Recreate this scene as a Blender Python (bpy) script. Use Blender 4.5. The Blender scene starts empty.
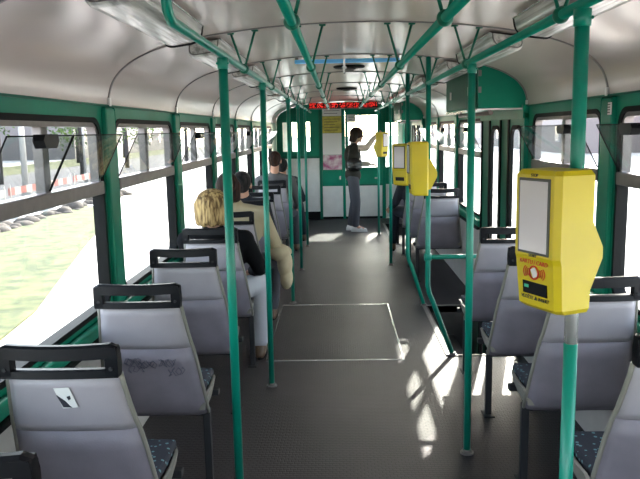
import bpy, bmesh, math, random
from mathutils import Vector, Matrix, noise as mnoise
random.seed(7)
PI = math.pi
scn = bpy.context.scene
col = scn.collection

# ------------------------------------------------------------------ camera
cam_d = bpy.data.cameras.new('camera')
cam = bpy.data.objects.new('camera', cam_d); col.objects.link(cam); scn.camera = cam
cam_d.sensor_fit = 'HORIZONTAL'; cam_d.sensor_width = 36.0; cam_d.lens = 702.0 / 640 * 36.0
cam_d.clip_start = 0.05; cam_d.clip_end = 400
cx_ = Vector((0.99950182, 0.02462346, -0.01974305))
cy_ = Vector((-0.01571887, -0.15407253, -0.9879345))      # image down
cz_ = Vector((-0.02736823, 0.98775267, -0.15360872))      # view direction
R3 = Matrix((cx_, -cy_, -cz_)).transposed()
cam.matrix_world = Matrix.Translation((0, 0, 1.61)) @ R3.to_4x4()

# ------------------------------------------------------------------ world, sun, exposure
SUN = Vector((0.28, 1.0, 0.50)).normalized()
w = bpy.data.worlds.new('sky'); scn.world = w; w.use_nodes = True
wn = w.node_tree.nodes; wl = w.node_tree.links
bg = wn['Background']
sky = wn.new('ShaderNodeTexSky'); sky.sky_type = 'NISHITA'; sky.sun_disc = False
sky.sun_elevation = math.asin(SUN.z); sky.sun_rotation = math.atan2(SUN.x, SUN.y)
sky.air_density = 1.0; sky.dust_density = 2.0; sky.ozone_density = 1.0
hs = wn.new('ShaderNodeHueSaturation'); hs.inputs['Saturation'].default_value = 0.62
wl.new(sky.outputs[0], hs.inputs['Color']); wl.new(hs.outputs[0], bg.inputs[0]); bg.inputs[1].default_value = 1.05
sd = bpy.data.lights.new('sun', 'SUN'); sd.energy = 6.5; sd.angle = math.radians(0.6); sd.color = (1.0, 0.93, 0.84)
so = bpy.data.objects.new('sun', sd); col.objects.link(so)
so.rotation_euler = (-SUN).to_track_quat('-Z', 'Y').to_euler(); so.location = (5, 20, 12)
scn.view_settings.view_transform = 'Standard'; scn.view_settings.look = 'None'
scn.view_settings.exposure = 1.0; scn.view_settings.gamma = 1.0; scn.view_settings.use_curve_mapping = False

# ------------------------------------------------------------------ materials
def srgb(r, g, b):
    f = lambda c: (c / 12.92) if c <= 0.04045 else ((c + 0.055) / 1.055) ** 2.4
    return (f(r / 255), f(g / 255), f(b / 255), 1)
MATS = {}
def mat(name, color, rough=0.5, metal=0.0, var=0.0, vscale=8.0, bump=0.0, bscale=40.0, emit=None, estr=1.0, coat=0.0, trans=0.0, spec=None, color2=None):
    m = bpy.data.materials.new(name); m.use_nodes = True
    nt = m.node_tree; b = nt.nodes['Principled BSDF']
    b.inputs['Base Color'].default_value = color
    b.inputs['Roughness'].default_value = rough; b.inputs['Metallic'].default_value = metal
    if spec is not None: b.inputs['Specular IOR Level'].default_value = spec
    if coat: b.inputs['Coat Weight'].default_value = coat; b.inputs['Coat Roughness'].default_value = 0.08
    if trans: b.inputs['Transmission Weight'].default_value = trans
    if emit: b.inputs['Emission Color'].default_value = emit; b.inputs['Emission Strength'].default_value = estr
    tc = nt.nodes.new('ShaderNodeTexCoord')
    if var > 0 or color2:
        nz = nt.nodes.new('ShaderNodeTexNoise'); nz.inputs['Scale'].default_value = vscale; nz.inputs['Detail'].default_value = 5
        nt.links.new(tc.outputs['Object'], nz.inputs['Vector'])
        r = nt.nodes.new('ShaderNodeValToRGB')
        c2 = color2 if color2 else tuple(min(1, c * (1 + var)) for c in color[:3]) + (1,)
        c1 = color if color2 else tuple(c * (1 - var) for c in color[:3]) + (1,)
        r.color_ramp.elements[0].position = 0.35; r.color_ramp.elements[1].position = 0.65
        r.color_ramp.elements[0].color = c1; r.color_ramp.elements[1].color = c2
        nt.links.new(nz.outputs['Fac'], r.inputs[0]); nt.links.new(r.outputs[0], b.inputs['Base Color'])
    if bump > 0:
        nb = nt.nodes.new('ShaderNodeTexNoise'); nb.inputs['Scale'].default_value = bscale; nb.inputs['Detail'].default_value = 3
        nt.links.new(tc.outputs['Object'], nb.inputs['Vector'])
        bp = nt.nodes.new('ShaderNodeBump'); bp.inputs['Strength'].default_value = bump; bp.inputs['Distance'].default_value = 0.01
        nt.links.new(nb.outputs['Fac'], bp.inputs['Height']); nt.links.new(bp.outputs[0], b.inputs['Normal'])
    MATS[name] = m
    return m
GREEN = mat('green_paint', (0.003, 0.175, 0.105, 1), 0.42, var=0.12, vscale=3, spec=0.18)
POLE = mat('green_pole_paint', (0.002, 0.20, 0.135, 1), 0.30, var=0.05, vscale=6, spec=0.4)
DGREEN = mat('dark_green_paint', (0.004, 0.11, 0.065, 1), 0.5, spec=0.25)
CEIL = mat('cream_laminate', (0.56, 0.475, 0.435, 1), 0.22, var=0.03, vscale=1.2, bump=0.05, bscale=2.2)
PANEL = mat('beige_laminate', (0.42, 0.385, 0.35, 1), 0.4, var=0.06)
WHITEP = mat('pale_grey_panel', (0.62, 0.60, 0.57, 1), 0.4, var=0.04)
RUBBER = mat('black_rubber', (0.008, 0.008, 0.008, 1), 0.6, spec=0.1)
BLACK = mat('black_plastic', (0.006, 0.006, 0.008, 1), 0.40, spec=0.15)
ALU = mat('anodised_aluminium', (0.17, 0.15, 0.145, 1), 0.45, metal=0.3, var=0.08, vscale=20)
CHROME = mat('chrome', (0.72, 0.71, 0.70, 1), 0.25, metal=0.7)
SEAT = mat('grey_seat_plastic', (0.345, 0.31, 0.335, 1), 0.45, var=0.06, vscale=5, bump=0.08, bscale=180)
SEATD = mat('dark_grey_seat_plastic', (0.205, 0.178, 0.205, 1), 0.5, var=0.10, vscale=7, bump=0.08, bscale=180)
RIM = mat('yellowed_seat_edging', (0.20, 0.185, 0.155, 1), 0.5)
LEG = mat('dark_grey_steel', (0.025, 0.025, 0.027, 1), 0.55, spec=0.2)
YELLOW = mat('yellow_enamel', (0.56, 0.43, 0.004, 1), 0.38, var=0.04, vscale=9)
SCREEN = mat('pale_display', (0.55, 0.50, 0.50, 1), 0.12)
RED = mat('red_print', (0.55, 0.03, 0.01, 1), 0.5)
PAPER = mat('white_paper', (0.72, 0.70, 0.68, 1), 0.7)
YPAPER = mat('yellow_poster', (0.50, 0.42, 0.07, 1), 0.6, var=0.2, vscale=14)
MAG = mat('magenta_print', (0.36, 0.05, 0.16, 1), 0.6, color2=(0.75, 0.7, 0.68, 1), vscale=7)
INK = mat('black_ink', (0.02, 0.02, 0.03, 1), 0.6)
SCRIB = mat('blue_black_marker', (0.09, 0.085, 0.12, 1), 0.7)
LAMPP = mat('prismatic_lamp_plastic', (0.50, 0.485, 0.45, 1), 0.22)
def lamp_nodes(m):
    nt = m.node_tree; b = nt.nodes['Principled BSDF']; L = nt.links
    tc = nt.nodes.new('ShaderNodeTexCoord'); mp = nt.nodes.new('ShaderNodeMapping'); mp.inputs['Scale'].default_value = (42, 1.6, 42)
    nz = nt.nodes.new('ShaderNodeTexNoise'); nz.inputs['Scale'].default_value = 1.0; nz.inputs['Detail'].default_value = 4
    r = nt.nodes.new('ShaderNodeValToRGB'); r.color_ramp.elements[0].position = .38; r.color_ramp.elements[1].position = .64
    r.color_ramp.elements[0].color = (.30, .285, .26, 1); r.color_ramp.elements[1].color = (.66, .64, .60, 1)
    L.new(tc.outputs['Object'], mp.inputs[0]); L.new(mp.outputs[0], nz.inputs['Vector']); L.new(nz.outputs['Fac'], r.inputs[0]); L.new(r.outputs[0], b.inputs['Base Color'])
    bp = nt.nodes.new('ShaderNodeBump'); bp.inputs['Strength'].default_value = .5; bp.inputs['Distance'].default_value = .004
    L.new(nz.outputs['Fac'], bp.inputs['Height']); L.new(bp.outputs[0], b.inputs['Normal'])
lamp_nodes(LAMPP)
SKYGAP = mat('painted_sky_blue', (0.16, 0.55, 0.95, 1), 0.3)
CONC = mat('pale_concrete', (0.62, 0.58, 0.53, 1), 0.9, var=0.08, vscale=1.5)
ROAD = mat('grey_asphalt', (0.09, 0.088, 0.095, 1), 0.9, var=0.1, vscale=1)
GRASS = mat('dry_green_grass', (0.026, 0.042, 0.007, 1), 0.95, color2=(0.12, 0.125, 0.04, 1), vscale=3.2, bump=0.6, bscale=6)
LEAF = mat('green_leaves', (0.012, 0.032, 0.004, 1), 0.8, color2=(0.07, 0.12, 0.012, 1), vscale=0.8)
BARK = mat('tree_bark', (0.035, 0.03, 0.027, 1), 0.9, var=0.3, vscale=5)
BARW = mat('white_board', (0.30, 0.29, 0.28, 1), 0.6)
BARR = mat('red_board', (0.20, 0.022, 0.018, 1), 0.6)
HOUSE1 = mat('grey_blue_plaster', (0.06, 0.065, 0.085, 1), 0.9, var=0.05)
HOUSE2 = mat('pale_plaster', (0.16, 0.145, 0.14, 1), 0.9, var=0.05)
HOUSE3 = mat('pink_plaster', (0.22, 0.085, 0.08, 1), 0.9, var=0.06)
ROOF = mat('brown_roof_tiles', (0.16, 0.08, 0.06, 1), 0.9, var=0.2)
WINDK = mat('dark_house_glass', (0.06, 0.07, 0.09, 1), 0.1)
SKIN = mat('skin', (0.55, 0.30, 0.21, 1), 0.5)
EYEW = mat('eye_white', (0.8, 0.8, 0.78, 1), 0.2)
LIPS = mat('lips', (0.42, 0.13, 0.11, 1), 0.45)
NAVY = mat('black_coat_wool', (0.005, 0.005, 0.006, 1), 0.95, spec=0.15, bump=0.2, bscale=60)
BEIGE = mat('beige_jacket_cloth', (0.40, 0.325, 0.205, 1), 0.9, bump=0.5, bscale=16)
GREYJ = mat('grey_jacket_cloth', (0.085, 0.08, 0.08, 1), 0.9, bump=0.4, bscale=16)
DARKJ = mat('dark_blue_jacket_cloth', (0.009, 0.011, 0.018, 1), 0.85, bump=0.4, bscale=16)
OLIVE = mat('dark_olive_waistcoat_cloth', (0.016, 0.014, 0.008, 1), 0.85, bump=0.4, bscale=22)
CREAMC = mat('cream_knit', (0.50, 0.43, 0.36, 1), 0.9, bump=0.3, bscale=60)
LTROU = mat('pale_grey_trousers', (0.42, 0.41, 0.43, 1), 0.9, bump=0.4, bscale=18)
GTROU = mat('grey_trousers', (0.06, 0.06, 0.07, 1), 0.9, bump=0.4, bscale=18)
SHOEB = mat('brown_leather', (0.10, 0.055, 0.025, 1), 0.5)
SHOEW = mat('white_trainers', (0.72, 0.70, 0.68, 1), 0.6)
BAG = mat('black_bag_leather', (0.012, 0.012, 0.012, 1), 0.25)
def hair_mat(name, c1, c2, sc=60):
    m = mat(name, c1, 0.6, spec=0.2); nt = m.node_tree; b = nt.nodes['Principled BSDF']
    tc = nt.nodes.new('ShaderNodeTexCoord'); mp = nt.nodes.new('ShaderNodeMapping'); mp.inputs['Scale'].default_value = (1, 1, 0.16)
    nz = nt.nodes.new('ShaderNodeTexNoise'); nz.inputs['Scale'].default_value = sc; nz.inputs['Detail'].default_value = 4
    r = nt.nodes.new('ShaderNodeValToRGB'); r.color_ramp.elements[0].color = c1; r.color_ramp.elements[1].color = c2
    r.color_ramp.elements[0].position = 0.4; r.color_ramp.elements[1].position = 0.62
    bp = nt.nodes.new('ShaderNodeBump'); bp.inputs['Strength'].default_value = 0.7; bp.inputs['Distance'].default_value = 0.008
    nt.links.new(tc.outputs['Object'], mp.inputs[0]); nt.links.new(mp.outputs[0], nz.inputs['Vector'])
    nt.links.new(nz.outputs['Fac'], r.inputs[0]); nt.links.new(r.outputs[0], b.inputs['Base Color'])
    nt.links.new(nz.outputs['Fac'], bp.inputs['Height']); nt.links.new(bp.outputs[0], b.inputs['Normal'])
    return m
BLOND = hair_mat('blond_hair', (0.10, 0.055, 0.02, 1), (0.50, 0.34, 0.15, 1))
BROWNH = hair_mat('brown_hair', (0.007, 0.0035, 0.002, 1), (0.035, 0.014, 0.008, 1))
BLACKH = hair_mat('black_hair', (0.006, 0.006, 0.007, 1), (0.03, 0.025, 0.025, 1))
def glass_mat(name, tint=(0.9, 0.95, 0.93, 1), refl=1.0, haze=0.0):
    m = bpy.data.materials.new(name); m.use_nodes = True; nt = m.node_tree
    nt.nodes.remove(nt.nodes['Principled BSDF']); out = nt.nodes['Material Output']
    t = nt.nodes.new('ShaderNodeBsdfTransparent'); t.inputs[0].default_value = tint
    g = nt.nodes.new('ShaderNodeBsdfGlossy'); g.inputs['Roughness'].default_value = 0.02; g.inputs[0].default_value = (refl, refl, refl, 1)
    lw = nt.nodes.new('ShaderNodeLayerWeight'); lw.inputs[0].default_value = 0.5
    pw = nt.nodes.new('ShaderNodeMath'); pw.operation = 'POWER'; pw.inputs[1].default_value = 5.0
    f = nt.nodes.new('ShaderNodeMath'); f.operation = 'MULTIPLY_ADD'; f.inputs[1].default_value = 0.55; f.inputs[2].default_value = 0.025
    nt.links.new(lw.outputs['Facing'], pw.inputs[0]); nt.links.new(pw.outputs[0], f.inputs[0])
    mx = nt.nodes.new('ShaderNodeMixShader')
    nt.links.new(f.outputs[0], mx.inputs[0]); nt.links.new(t.outputs[0], mx.inputs[1]); nt.links.new(g.outputs[0], mx.inputs[2])
    last = mx
    if haze:
        d = nt.nodes.new('ShaderNodeBsdfDiffuse'); d.inputs[0].default_value = (0.5, 0.5, 0.5, 1)
        m2 = nt.nodes.new('ShaderNodeMixShader'); m2.inputs[0].default_value = haze
        nt.links.new(mx.outputs[0], m2.inputs[1]); nt.links.new(d.outputs[0], m2.inputs[2]); last = m2
    nt.links.new(last.outputs[0], out.inputs[0]); MATS[name] = m
    return m
GLASS = glass_mat('window_glass', (0.93, 0.95, 0.94, 1))
PANE = glass_mat('tilted_pane_glass', (0.80, 0.82, 0.80, 1), haze=0.04)
# ribbed rubber floor
FLOORM = mat('ribbed_grey_rubber', (0.075, 0.072, 0.078, 1), 0.5, spec=0.3)
def floor_nodes(m):
    nt = m.node_tree; b = nt.nodes['Principled BSDF']; L = nt.links
    tc = nt.nodes.new('ShaderNodeTexCoord')
    nz = nt.nodes.new('ShaderNodeTexNoise'); nz.inputs['Scale'].default_value = 1.6; nz.inputs['Detail'].default_value = 6
    L.new(tc.outputs['Object'], nz.inputs['Vector'])
    r = nt.nodes.new('ShaderNodeValToRGB'); r.color_ramp.elements[0].position = 0.3; r.color_ramp.elements[1].position = 0.7
    r.color_ramp.elements[0].color = (0.019, 0.0155, 0.0178, 1); r.color_ramp.elements[1].color = (0.041, 0.0345, 0.0385, 1)
    L.new(nz.outputs['Fac'], r.inputs[0])
    br = nt.nodes.new('ShaderNodeTexBrick'); br.inputs['Scale'].default_value = 1.0
    br.inputs['Brick Width'].default_value = 0.034; br.inputs['Row Height'].default_value = 0.02; br.inputs['Mortar Size'].default_value = 0.003
    br.inputs['Mortar Smooth'].default_value = 0.6; br.inputs['Color1'].default_value = (1, 1, 1, 1); br.inputs['Color2'].default_value = (0.93, 0.93, 0.93, 1); br.inputs['Mortar'].default_value = (0.25, 0.25, 0.25, 1)
    L.new(tc.outputs['Object'], br.inputs['Vector'])
    mx = nt.nodes.new('ShaderNodeMixRGB'); mx.blend_type = 'MULTIPLY'; mx.inputs[0].default_value = 1
    L.new(r.outputs[0], mx.inputs[1]); L.new(br.outputs['Color'], mx.inputs[2]); L.new(mx.outputs[0], b.inputs['Base Color'])
    bp = nt.nodes.new('ShaderNodeBump'); bp.inputs['Strength'].default_value = 0.6; bp.inputs['Distance'].default_value = 0.003
    L.new(br.outputs['Fac'], bp.inputs['Height']); bp.invert = True; L.new(bp.outputs[0], b.inputs['Normal'])
floor_nodes(FLOORM)
# seat fabric: dark with small blue-green flecks
FABRIC = mat('dark_flecked_seat_fabric', (0.02, 0.022, 0.03, 1), 0.95)
def fab_nodes(m):
    nt = m.node_tree; b = nt.nodes['Principled BSDF']; L = nt.links
    tc = nt.nodes.new('ShaderNodeTexCoord'); v = nt.nodes.new('ShaderNodeTexVoronoi'); v.inputs['Scale'].default_value = 42
    L.new(tc.outputs['Object'], v.inputs['Vector'])
    r = nt.nodes.new('ShaderNodeValToRGB'); r.color_ramp.interpolation = 'CONSTANT'
    r.color_ramp.elements[0].color = (0.10, 0.20, 0.22, 1); r.color_ramp.elements[1].position = 0.27; r.color_ramp.elements[1].color = (0.018, 0.02, 0.03, 1)
    L.new(v.outputs['Distance'], r.inputs[0]); L.new(r.outputs[0], b.inputs['Base Color'])
fab_nodes(FABRIC)

# ------------------------------------------------------------------ mesh helpers
class MB:
    def __init__(s, off=(0, 0, 0)):
        s.bm = bmesh.new(); s.off = Vector(off)
    def v(s, p): return s.bm.verts.new(Vector(p) - s.off)
    def face(s, pts, smooth=False):
        f = s.bm.faces.new([s.v(p) for p in pts]); f.smooth = smooth; return f
    def box(s, x0, x1, y0, y1, z0, z1, bev=0.0, seg=2):
        vs = [s.v((x, y, z)) for x in (x0, x1) for y in (y0, y1) for z in (z0, z1)]
        fs = [s.bm.faces.new([vs[i] for i in q]) for q in ((0, 1, 3, 2), (4, 6, 7, 5), (0, 4, 5, 1), (2, 3, 7, 6), (0, 2, 6, 4), (1, 5, 7, 3))]
        if bev > 0:
            es = list({e for f in fs for e in f.edges})
            bmesh.ops.bevel(s.bm, geom=es, offset=bev, segments=seg, affect='EDGES', profile=0.5)
        return s
    def tube(s, pts, r, seg=14, cap=True, closed=False):
        pts = [Vector(p) for p in pts]; n = len(pts); rings = []
        rr = r if isinstance(r, (list, tuple)) else [r] * n
        prev = None
        for i, p in enumerate(pts):
            if closed: t = (pts[(i + 1) % n] - pts[i - 1])
            else: t = (pts[min(i + 1, n - 1)] - pts[max(i - 1, 0)])
            t.normalize()
            if prev is None:
                a = Vector((0, 0, 1)) if abs(t.z) < 0.9 else Vector((1, 0, 0))
                u = t.cross(a).normalized()
            else:
                u = (prev - t * prev.dot(t)).normalized()
            prev = u; w_ = t.cross(u)
            rings.append([s.v(p + (u * math.cos(2 * PI * k / seg) + w_ * math.sin(2 * PI * k / seg)) * rr[i]) for k in range(seg)])
        m = n if closed else n - 1
        for i in range(m):
            A, B = rings[i], rings[(i + 1) % n]
            for k in range(seg):
                f = s.bm.faces.new((A[k], A[(k + 1) % seg], B[(k + 1) % seg], B[k])); f.smooth = True
        if cap and not closed:
            s.bm.faces.new(rings[0][::-1]); s.bm.faces.new(rings[-1])
        return s
    def loft(s, rings, smooth=True, cap=True, closed=True):
        R = [[s.v(p) for p in r] for r in rings]; n = len(R[0])
        for i in range(len(R) - 1):
            for k in range(n if closed else n - 1):
                f = s.bm.faces.new((R[i][k], R[i][(k + 1) % n], R[i + 1][(k + 1) % n], R[i + 1][k])); f.smooth = smooth
        if cap:
            s.bm.faces.new(R[0][::-1]); s.bm.faces.new(R[-1])
        return s
    def prism(s, poly, axis, a, b):
        def mk(p, t):
            if axis == 'x': return (t, p[0], p[1])
            if axis == 'y': return (p[0], t, p[1])
            return (p[0], p[1], t)
        A = [s.v(mk(p, a)) for p in poly]; B = [s.v(mk(p, b)) for p in poly]; n = len(poly)
        s.bm.faces.new(A[::-1]); s.bm.faces.new(B)
        for k in range(n): s.bm.faces.new((A[k], A[(k + 1) % n], B[(k + 1) % n], B[k]))
        return s
    def ring(s, outer, inner, axis, a, b):
        def mk(p, t):
            if axis == 'x': return (t, p[0], p[1])
            if axis == 'y': return (p[0], t, p[1])
            return (p[0], p[1], t)
        n = len(outer)
        OA = [s.v(mk(p, a)) for p in outer]; OB = [s.v(mk(p, b)) for p in outer]
        IA = [s.v(mk(p, a)) for p in inner]; IB = [s.v(mk(p, b)) for p in inner]
        for k in range(n):
            j = (k + 1) % n
            s.bm.faces.new((OA[k], OA[j], IA[j], IA[k])); s.bm.faces.new((OB[k], IB[k], IB[j], OB[j]))
            s.bm.faces.new((OA[k], OB[k], OB[j], OA[j])); s.bm.faces.new((IA[k], IA[j], IB[j], IB[k]))
        return s
    def ball(s, c, r, seg=16, rot=None):
        if not isinstance(r, (tuple, list)): r = (r, r, r)
        M4 = Matrix.Translation(Vector(c) - s.off) @ (rot.to_4x4() if rot else Matrix.Identity(4)) @ Matrix.Diagonal((r[0], r[1], r[2], 1))
        g = bmesh.ops.create_uvsphere(s.bm, u_segments=seg, v_segments=max(6, seg // 2 + 2), radius=1, matrix=M4)
        for v in g['verts']:
            for f in v.link_faces: f.smooth = True
        return s
    def capsule(s, p0, p1, r0, r1, seg=14):
        p0 = Vector(p0); p1 = Vector(p1); s.ball(p0, r0, seg); s.ball(p1, r1, seg)
        s.tube([p0, p1], [r0, r1], seg); return s
    def mesh(s, name, m):
        bmesh.ops.recalc_face_normals(s.bm, faces=s.bm.faces)
        me = bpy.data.meshes.new(name); s.bm.to_mesh(me); s.bm.free()
        if m: me.materials.append(m)
        return me
    def build(s, name, m, parent=None, kind=None, label=None, cat=None, group=None, loc=None):
        o = bpy.data.objects.new(name, s.mesh(name, m)); col.objects.link(o)
        if parent: o.parent = parent
        if kind: o['kind'] = kind
        if label: o['label'] = label
        if cat: o['category'] = cat
        if group: o['group'] = group
        if loc: o.location = loc
        return o
    def blob(s, name, m, parent=None, voxel=0.01, it=4, **k):
        bmesh.ops.recalc_face_normals(s.bm, faces=s.bm.faces)
        me = bpy.data.meshes.new('tmp'); s.bm.to_mesh(me); s.bm.free()
        t = bpy.data.objects.new('tmp', me); col.objects.link(t)
        r = t.modifiers.new('r', 'REMESH'); r.mode = 'VOXEL'; r.voxel_size = voxel; r.use_smooth_shade = True
        if it: q = t.modifiers.new('s', 'SMOOTH'); q.iterations = it; q.factor = 0.5
        dg = bpy.context.evaluated_depsgraph_get(); dg.update()
        me2 = bpy.data.meshes.new_from_object(t.evaluated_get(dg)); me2.name = name
        bpy.data.objects.remove(t); bpy.data.meshes.remove(me)
        me2.materials.clear(); me2.materials.append(m)
        for p in me2.polygons: p.use_smooth = True
        o = bpy.data.objects.new(name, me2); col.objects.link(o)
        if parent: o.parent = parent
        for kk, vv in k.items(): o[kk] = vv
        return o
def thing(name, label, cat, loc=(0, 0, 0), rz=0, group=None):
    o = bpy.data.objects.new(name, None); col.objects.link(o); o.location = loc; o.rotation_euler = (0, 0, rz)
    o.empty_display_size = 0.1
    o['label'] = label; o['category'] = cat
    if group: o['group'] = group
    return o
def sthing(name, loc=(0, 0, 0)):
    o = bpy.data.objects.new(name, None); col.objects.link(o); o.location = loc; o['kind'] = 'structure'; return o
def copy_tree(o, parent=None):
    c = o.copy(); col.objects.link(c)
    if parent: c.parent = parent
    for ch in list(KIDS(o)): copy_tree(ch, c)
    return c
def KIDS(o): return [x for x in bpy.data.objects if x.parent == o]
def rrect(y0, y1, z0, z1, r, n=6):
    pts = []
    for cy, cz, a0 in ((y1 - r, z1 - r, 0), (y0 + r, z1 - r, 90), (y0 + r, z0 + r, 180), (y1 - r, z0 + r, 270)):
        for k in range(n + 1):
            a = math.radians(a0 + 90 * k / n); pts.append((cy + r * math.cos(a), cz + r * math.sin(a)))
    return pts
def rect_like(pts, y0, y1, z0, z1):
    cy, cz = (min(p[0] for p in pts) + max(p[0] for p in pts)) / 2, (min(p[1] for p in pts) + max(p[1] for p in pts)) / 2
    n = len(pts) // 4; out = []
    for i, p in enumerate(pts):
        q = i // n; t = (i % n) / (n - 1)
        c = [(y1, z1), (y0, z1), (y0, z0), (y1, z0)][q]
        if 0 < t < 1: out.append(c)
        else:
            # ends of each corner arc project on to the straight outer edge
            if q == 0: out.append((c[0], p[1]) if t == 0 else (p[0], c[1]))
            if q == 1: out.append((p[0], c[1]) if t == 0 else (c[0], p[1]))
            if q == 2: out.append((c[0], p[1]) if t == 0 else (p[0], c[1]))
            if q == 3: out.append((p[0], c[1]) if t == 0 else (c[0], p[1]))
    # spread the coincident corner vertices a hair so that no face is degenerate
    o2 = []
    for i, (a, b) in enumerate(out):
        q = i // n; k = i % n
        if 0 < k < n - 1:
            s_, e_ = out[q * n], out[q * n + n - 1]; c = (a, b); t = k / (n - 1)
            if t < 0.5: o2.append((s_[0] + (c[0] - s_[0]) * 2 * t, s_[1] + (c[1] - s_[1]) * 2 * t))
            else: o2.append((c[0] + (e_[0] - c[0]) * (2 * t - 1), c[1] + (e_[1] - c[1]) * (2 * t - 1)))
        else: o2.append((a, b))
    return o2
def text_mesh(txt, size, M4, m, name, parent, ext=0.0006, align='CENTER'):
    cu = bpy.data.curves.new('t', 'FONT'); cu.body = txt; cu.size = size; cu.align_x = align; cu.align_y = 'CENTER'; cu.extrude = ext
    t = bpy.data.objects.new('t', cu); col.objects.link(t)
    dg = bpy.context.evaluated_depsgraph_get(); dg.update()
    me = bpy.data.meshes.new_from_object(t.evaluated_get(dg)); bpy.data.objects.remove(t); bpy.data.curves.remove(cu)
    me.transform(M4); me.materials.clear(); me.materials.append(m); me.name = name
    o = bpy.data.objects.new(name, me); col.objects.link(o); o.parent = parent
    return o

# ------------------------------------------------------------------ tram body: constants
XL, XR, XC = -1.11, 1.29, 0.09
Y0, Y1, YB = -2.30, 14.1, 12.80        # rear wall, front, bulkhead
HEAD = 1.755; SILL = 0.80; TOP = 1.685
PB, PP = 3.40, 1.43                    # pillar base, pitch
PIL = [PB + PP * k for k in range(-4, 7)]
_cp = [(1.20, 1.745), (1.192, 1.80), (1.168, 1.865), (1.115, 1.925), (1.035, 1.975), (0.93, 2.015), (0.77, 2.055), (0.58, 2.082), (0.35, 2.104), (0.0, 2.115)]
def ceil_z(x):
    d = abs(x - XC)
    for (a, za), (b, zb) in zip(_cp[::-1][:-1], _cp[::-1][1:]):
        if a <= d <= b: return za + (zb - za) * (d - a) / (b - a)
    return 1.75
def _cr(p0, p1, p2, p3, t):
    return tuple(.5 * (2 * b_ + (c_ - a_) * t + (2 * a_ - 5 * b_ + 4 * c_ - d_) * t * t + (3 * b_ - a_ - 3 * c_ + d_) * t ** 3) for a_, b_, c_, d_ in zip(p0, p1, p2, p3))
_full = [(XC - d, z) for d, z in _cp] + [(XC + d, z) for d, z in _cp[::-1][1:]]
prof = []
for i_ in range(len(_full) - 1):
    P4 = [_full[max(0, i_ - 1)], _full[i_], _full[i_ + 1], _full[min(len(_full) - 1, i_ + 2)]]
    for k_ in range(4): prof.append(_cr(*P4, k_ / 4))
prof.append(_full[-1])

# ceiling shell
b = MB()
ys = [Y0 + (Y1 - Y0) * k / 23 for k in range(24)]
inner = [[(x, y, z) for x, z in prof] for y in ys]
b.loft(inner, smooth=True, cap=False, closed=False)
out_ = [[(XC + (x - XC) * 1.04, y, z + 0.05) for x, z in prof] for y in ys]
b.loft(out_, smooth=True, cap=False, closed=False)
b.build('ceiling', CEIL, kind='structure')
n_t = [0]
def trim(mb, m, parent=None):
    n_t[0] += 1
    return mb.build('trim_%d' % n_t[0], m, kind='structure')
for k in range(-3, 7):
    y = 3.43 + PP * k
    b = MB()
    rings = []
    for i, (x, z) in enumerate(prof):
        a = prof[max(i - 1, 0)]; c = prof[min(i + 1, len(prof) - 1)]
        t = Vector((c[0] - a[0], 0, c[1] - a[1])).normalized(); nrm = Vector((t.z, 0, -t.x))
        p = Vector((x, 0, z)); q = p + nrm * 0.006; q0 = p - nrm * 0.003
        rings.append([(q0.x, y - 0.008, q0.z), (q.x, y - 0.006, q.z), (q.x, y + 0.006, q.z), (q0.x, y + 0.008, q0.z)])
    b.loft(rings, smooth=False)
    trim(b, ALU)
    if not (k in (1, 2, 5, 6)) or True:
        b = MB()
        for xs in (XL + 0.004, XR - 0.016):
            b.box(xs, xs + 0.012, y - 0.014, y + 0.014, 1.745, 1.785, 0.003)
        trim(b, WHITEP)

# floor with two stairwells
SW = [(4.87, 6.28), (10.60, 12.0)]; SX = 0.78
b = MB()
b.box(XL - 0.05, SX, Y0, YB + 0.02, -0.06, 0)
yy = Y0
for a, c in SW:
    b.box(SX, XR + 0.03, yy, a, -0.06, 0); yy = c
b.box(SX, XR + 0.03, yy, YB + 0.02, -0.06, 0)
b.box(XL - 0.05, XR + 0.03, YB + 0.02, Y1, -0.06, 0)
b.build('floor', FLOORM, kind='structure')
DK = mat('dark_brown_step_rubber', (0.030, 0.024, 0.022, 1), 0.6, var=0.2)
for (a, c) in SW:
    b = MB()
    b.box(SX, SX + 0.02, a, c, -0.28, -0.004)
    b.box(SX + 0.02, 1.04, a, c, -0.30, -0.27)
    b.box(1.02, 1.04, a, c, -0.52, -0.30)
    b.box(1.04, XR + 0.03, a, c, -0.55, -0.52)
    b.box(SX, XR, a - 0.01, a, -0.55, -0.004); b.box(SX, XR, c, c + 0.01, -0.55, -0.004)
    trim(b, DK)
    b = MB()
    b.box(SX - 0.03, SX + 0.004, a - 0.03, c + 0.03, 0.0, 0.006, 0.002)
    b.box(SX - 0.03, XR - 0.02, a - 0.03, a - 0.002, 0.0, 0.006, 0.002)
    b.box(SX - 0.03, XR - 0.02, c + 0.002, c + 0.03, 0.0, 0.006, 0.002)
    trim(b, ALU)

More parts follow.
